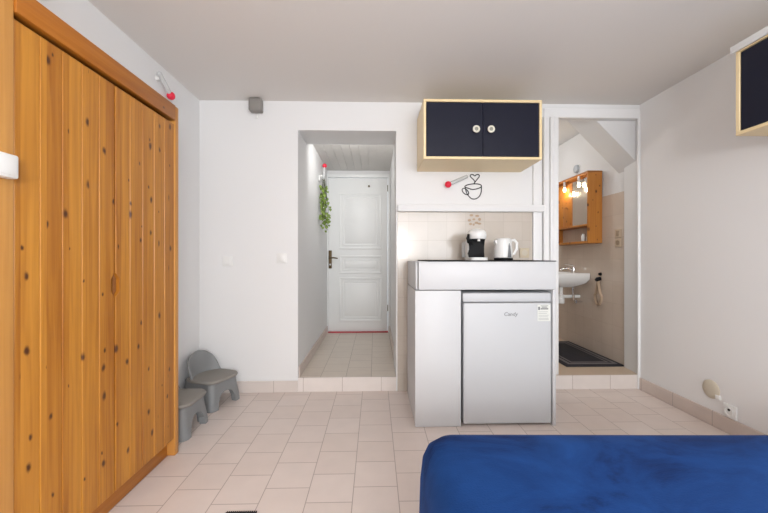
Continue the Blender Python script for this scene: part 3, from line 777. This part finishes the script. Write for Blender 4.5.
BU = ((2.066, 3.545, 1.80), (2.066, 3.817, 1.80))
for x, y, z in BU:
    b = MB().lathe([(0, -0.024), (0.011, -0.020), (0.016, -0.006), (0.014, 0.010), (0.009, 0.024)], (x, y, z), 'z', 16).build('bulb', M['bulb'], mc)
    MB().lathe([(0.013, 0.025), (0.013, Z1 - z - 0.001)], (x, y, z), 'z', 12).build('lamp_holder', M['steel'], b)
J = [(2.10, 3.420, 0.028, 0.055, 'small white jar on the bathroom cabinet shelf by its side panel'), (2.085, 3.500, 0.020, 0.075, 'slim white bottle on the bathroom cabinet shelf beside the jar')]
for x, y, r, h, lab in J:
    t = thing('toiletry_bottle', (x, y, Z0 + 0.0225), lab, 'bottle', 'toiletries on the bathroom shelf')
    MB().lathe([(r * .9, 0), (r, 0.004), (r, h * .75), (r * .7, h * .82)], (x, y, Z0 + 0.0225), 'z', 16).build('body', M['plastic'], t)
    MB().lathe([(r * .65, h * .825), (r * .65, h)], (x, y, Z0 + 0.0225), 'z', 14).build('cap', M['plastic'], t)

vt = thing('wall_vent', (XB, 3.8, 2.02), 'round grey vent on the bathroom wall above the mirror cabinet', 'vent')
MB().lathe([(0.046, 0), (0.046, 0.015), (0.040, 0.030), (0.024, 0.037), (0, 0.038)], (XB - 0.0005, 3.794, 2.024), '-x', 24).build('cap', M['vent'], vt)
MB().lathe([(0.054, 0), (0.052, 0.008)], (XB - 0.0004, 3.794, 2.024), '-x', 24).build('flange', M['plastic'], vt)

wbn = thing('washbasin', (1.98, 3.75, 0.8), 'white ceramic washbasin hung on the bathroom tiles under the cabinet', 'washbasin')
bs = MB(); xk = XB - 0.0105
bs.loft([rrect(1.90, 2.10, 3.64, 3.88, 0.07, 0.755), rrect(1.84, xk, 3.585, 3.94, 0.06, 0.80), rrect(1.79, xk, 3.548, 3.985, 0.025, 0.84),
         rrect(1.77, xk, 3.540, 3.995, 0.025, 0.895), rrect(1.775, xk, 3.545, 3.99, 0.025, 0.905), rrect(1.80, 2.10, 3.58, 3.955, 0.05, 0.905),
         rrect(1.82, 2.08, 3.61, 3.93, 0.05, 0.85), rrect(1.88, 2.04, 3.68, 3.86, 0.05, 0.80)])
bs.build('basin', M['ceramic'], wbn)
tp = MB(); tp.lathe([(0.026, 0.905), (0.024, 0.915), (0.020, 0.93), (0.021, 0.96), (0.012, 0.968)], (2.13, 3.76, 0), 'z', 18)
tp.tube([(2.13, 3.76, 0.935), (2.07, 3.76, 0.955), (2.01, 3.76, 0.945), (1.995, 3.76, 0.93)], [0.013, 0.012, 0.011, 0.010])
tapo = tp.build('tap', M['chrome'], wbn)
tl = MB(); tl.tube([(2.13, 3.76, 0.965), (2.115, 3.76, 0.985), (2.03, 3.755, 0.995)], [0.010, 0.008, 0.006]); tl.build('tap_lever', M['chrome'], tapo)
tp2 = MB(); tp2.lathe([(0.026, 0.575), (0.034, 0.58), (0.034, 0.63), (0.028, 0.635), (0.028, 0.67), (0.018, 0.675), (0.018, 0.754)], (1.985, 3.74, 0), 'z', 18)
tp2.tube([(2.005, 3.74, 0.65), (2.08, 3.745, 0.65), (xk, 3.75, 0.65)], 0.018)
tp2.build('trap', M['plastic'], wbn)
vv = MB(); vv.tube([(xk, 3.70, 0.60), (2.12, 3.70, 0.60), (2.10, 3.70, 0.62), (2.095, 3.71, 0.74), (2.09, 3.71, 0.77)], 0.010)
vv.lathe([(0.014, 0), (0.014, 0.03)], (2.13, 3.70, 0.585), 'z', 14); vv.build('supply_valve', M['chrome'], wbn)

hk = thing('wall_hook', (XB - 0.01, 3.39, 0.9), 'black double hook on the bathroom tiles beside the washbasin', 'hook')
xh = XB - 0.0105
MB().lathe([(0.016, 0), (0.016, 0.010), (0.010, 0.022), (0, 0.024)], (xh, 3.388, 0.905), '-x', 16).build('upper_knob', M['black'], hk)
hh = MB(); hh.tube([(xh, 3.395, 0.862), (xh - 0.03, 3.395, 0.855), (xh - 0.045, 3.395, 0.845)], [0.018, 0.020, 0.014]); hh.build('lower_knob', M['black'], hk)
lp = MB(); pts = []
for k in range(28):
    a = 2 * PI * k / 28
    pts.append((xh - 0.020 + 0.012 * math.cos(a) , 3.400 + 0.072 * math.cos(a) * (1.0 if math.sin(a) < 0 else 0.72 - 0.3 * math.sin(a)), 0.720 + 0.112 * math.sin(a)))
lp.tube(pts, 0.013, 8, True)
tag(lp.build('cord_loop', M['hose']), 'beige cord loop hanging from the black bathroom hook', 'cord')

def bath_socket(z, lab, kind):
    t = thing('bathroom_socket', (XB - 0.01, 3.134, z), lab, 'socket', 'stacked bathroom sockets')
    MB().box(xh - 0.010, xh, 3.096, 3.172, z - 0.038, z + 0.038, 0.003).build('plate', M['socket_plate'], t)
    if kind: MB().lathe([(0.022, 0), (0.024, 0.004), (0.019, 0.004), (0.019, 0.001), (0, 0.001)], (xh - 0.0095, 3.134, z), '-x', 20).build('outlet', M['socket_in'], t)
    else: MB().box(xh - 0.015, xh - 0.0095, 3.115, 3.153, z - 0.024, z + 0.024, 0.003).build('rocker', M['socket_in'], t)
bath_socket(1.283, 'beige switch plate on the bathroom tiles, upper of the two stacked plates', 0)
bath_socket(1.199, 'beige socket on the bathroom tiles, lower of the two stacked plates', 1)

bm_ = thing('bath_mat', (1.93, 3.5, ZS), 'charcoal bath mat with grey border bands on the bathroom floor', 'bath mat')
mx0, mx1, my0, my1 = 1.672, 2.186, 3.058, 3.95
MB().loft([rrect(mx0, mx1, my0, my1, 0.006, ZS + 0.0005), rrect(mx0, mx1, my0, my1, 0.006, ZS + 0.010), rrect(mx0 + .004, mx1 - .004, my0 + .004, my1 - .004, 0.006, ZS + 0.014)]).build('pile', M['mat_dark'], bm_)
bb = MB()
for off, wdt in ((0.035, 0.028), (0.085, 0.014)):
    a0, a1, b0, b1 = mx0 + off, mx1 - off, my0 + off, my1 - off
    bb.box(a0, a1, b0, b0 + wdt, ZS + 0.0145, ZS + 0.0165); bb.box(a0, a1, b1 - wdt, b1, ZS + 0.0145, ZS + 0.0165)
    bb.box(a0, a0 + wdt, b0 + wdt, b1 - wdt, ZS + 0.0145, ZS + 0.0165); bb.box(a1 - wdt, a1, b0 + wdt, b1 - wdt, ZS + 0.0145, ZS + 0.0165)
bb.build('border_band', M['mat_grey'], bm_, smooth=False)

# ------------------------------------------------------------------ bed with navy fleece blanket
bed = thing('bed', (1.1, 0.3, 0), 'low double bed frame with mattress under a navy fleece blanket', 'bed')
MB().box(0.26, 2.0, -0.52, 1.0, 0.14, 0.24, 0.01).build('frame', M['pine_post'], bed)
MB().box(0.25, 2.02, -0.54, 1.02, 0.245, 0.47, 0.05, 4).build('mattress', M['white'], bed)
for x in (0.32, 1.94):
    for y in (-0.46, 0.94): MB().lathe([(0.022, 0), (0.028, 0.14)], (x, y, 0), 'z', 14).build('leg', M['pine_post'], bed)
def blanket():
    b = bmesh.new()
    R = random.Random(11)
    loops = []
    # outline (x, y) going round, with a generously rounded far corner towards the window of the room
    def outline(exp, nseg=16):
        x0, x1, y0, y1 = 0.130 - exp, 2.07, -0.6 - exp, 1.125 + exp
        pts = []
        for cx, cy, r, a in ((x1 - .03, y1 - .03, .03, 0), (x0 + .07, y1 - .07, .07, PI / 2), (x0 + .1, y0 + .1, .1, PI), (x1 - .03, y0 + .03, .03, 1.5 * PI)):
            for k in range(nseg + 1):
                t = a + k / nseg * PI / 2; pts.append((cx + r * math.cos(t), cy + r * math.sin(t)))
            # subdivide the straight run to the next corner
            pts.append(None)
        out = []; n = len(pts)
        for i, p in enumerate(pts):
            if p is None:
                a_, b_ = pts[i - 1], pts[(i + 1) % n]
                for k in range(1, 24): out.append((a_[0] + (b_[0] - a_[0]) * k / 24, a_[1] + (b_[1] - a_[1]) * k / 24))
            else: out.append(p)
        return out
    prof = [(0.005, 0.10), (0.006, 0.22), (0.004, 0.36), (0.0, 0.43), (-0.010, 0.465), (-0.030, 0.49), (-0.06, 0.500), (-0.11, 0.503)]
    loops = []
    for e, z in prof:
        o = outline(0)
        cx, cy = 1.14, 0.27
        L = []
        for i, (x, y) in enumerate(o):
            k = (1 - z / 0.5) if z < 0.5 else 0
            sx = 1 + e / 0.95; sy = 1 + e / 0.85
            w = 0.010 * k * math.sin(i * 0.55) + 0.006 * math.sin(i * 0.23 + z * 9)* (1 if z < .48 else .3)
            nx = (x - cx) * sx; ny = (y - cy) * sy
            l = math.hypot(nx, ny)
            L.append((cx + nx + nx / l * w if x < 2.05 else x, cy + ny + ny / l * w, z))
        loops.append(L)
    # shrink the top towards the centre in rings so it carries soft undulations
    last = loops[-1]
    for f in (0.9, 0.75, 0.55, 0.35, 0.15, 0.03):
        L = []
        for (x, y, z) in last:
            X, Y = cx + (x - cx) * f, cy + (y - cy) * f
            L.append((X, Y, 0.503 + 0.004 * math.sin(4.1 * X + 2 * Y) + 0.003 * math.sin(9 * Y - 3 * X)))
        loops.append(L)
    m = MB(); m.loft(loops, cap0=False)
    m.xf(Matrix.Translation((1.1, 0.3, 0.009)) @ Matrix.Rotation(-math.radians(1.45), 4, 'Z') @ Matrix.Translation((-1.1, -0.3, 0)))
    return m
o = blanket().build('blanket', M['fleece'])
so = o.modifiers.new('s', 'SOLIDIFY'); so.thickness = 0.008; so.offset = 1; bake_mods(o)
tag(o, 'navy blue fleece blanket spread over the bed', 'blanket')

# floor mat, only its far edge in the picture
fm = MB(); fm.box(-0.622, -0.492, 1.10, 1.497, 0.0005, 0.008, 0.003)
for k in range(16): fm.box(-0.620 + k * 0.008, -0.6155 + k * 0.008, 1.497, 1.506, 0.0005, 0.004)
tag(fm.build('floor_mat', M['mat_dark']), 'small dark fringed mat on the pale floor at the bottom photo edge', 'mat')

# ------------------------------------------------------------------ camera and light
cam = bpy.data.cameras.new('camera'); co = bpy.data.objects.new('camera', cam); C.objects.link(co)
cam.sensor_width = 36; cam.lens = 355 / 768 * 36; cam.clip_start = 0.02; cam.shift_y = 0.6 / 768
co.location = (0, 0, H); co.rotation_euler = (PI / 2, 0, -math.atan(9 / 355)); S.camera = co

def area(name, loc, rot, sx, sy, power, col):
    l = bpy.data.lights.new(name, 'AREA'); l.shape = 'RECTANGLE'; l.size = sx; l.size_y = sy; l.energy = power; l.color = col
    o = bpy.data.objects.new(name, l); C.objects.link(o); o.location = loc; o.rotation_euler = rot
    return o
area('window_daylight', ((wx0 + wx1) / 2, -1.96, (wz0 + wz1) / 2), (PI / 2, 0, 0), wx1 - wx0 - 0.1, wz1 - wz0 - 0.1, 46, (0.97, 0.985, 1.0))
def point(name, loc, power, col, r=0.05):
    l = bpy.data.lights.new(name, 'POINT'); l.energy = power; l.color = col; l.shadow_soft_size = r
    o = bpy.data.objects.new(name, l); C.objects.link(o); o.location = loc
for i, (x, y, z) in enumerate(BU): point('bulb_glow', (x - 0.045, y, z - 0.045), 0.8, (1.0, 0.80, 0.52), 0.02)

# added fill lights without fixtures: behind the camera, behind the hall lintel, in the bathroom
point('room_fill', (0.4, -1.25, 1.3), 52, (1.0, 0.99, 0.98), 0.16)  # added fill that lifts the ceiling and walls, no lamp modelled
area('hall_fill', (-0.21, 3.215, 2.13), (PI / 2 - 0.25, 0, 0), 0.2, 0.06, 2.4, (1.0, 0.99, 0.97))  # added fill to brighten the hall and its door, hidden by the lintel
point('bathroom_fill', (1.4, 4.0, 2.15), 5.8, (1.0, 0.98, 0.96), 0.10)  # added neutral fill beside the warm cabinet bulbs

W = bpy.data.worlds.new('sky'); S.world = W; W.use_nodes = True
bg = W.node_tree.nodes['Background']; bg.inputs[0].default_value = (0.75, 0.86, 1.0, 1); bg.inputs[1].default_value = 1.5
S.view_settings.view_transform = 'Standard'; S.view_settings.look = 'None'; S.view_settings.gamma = 1.0
S.view_settings.use_curve_mapping = False
S.view_settings.exposure = 0.6
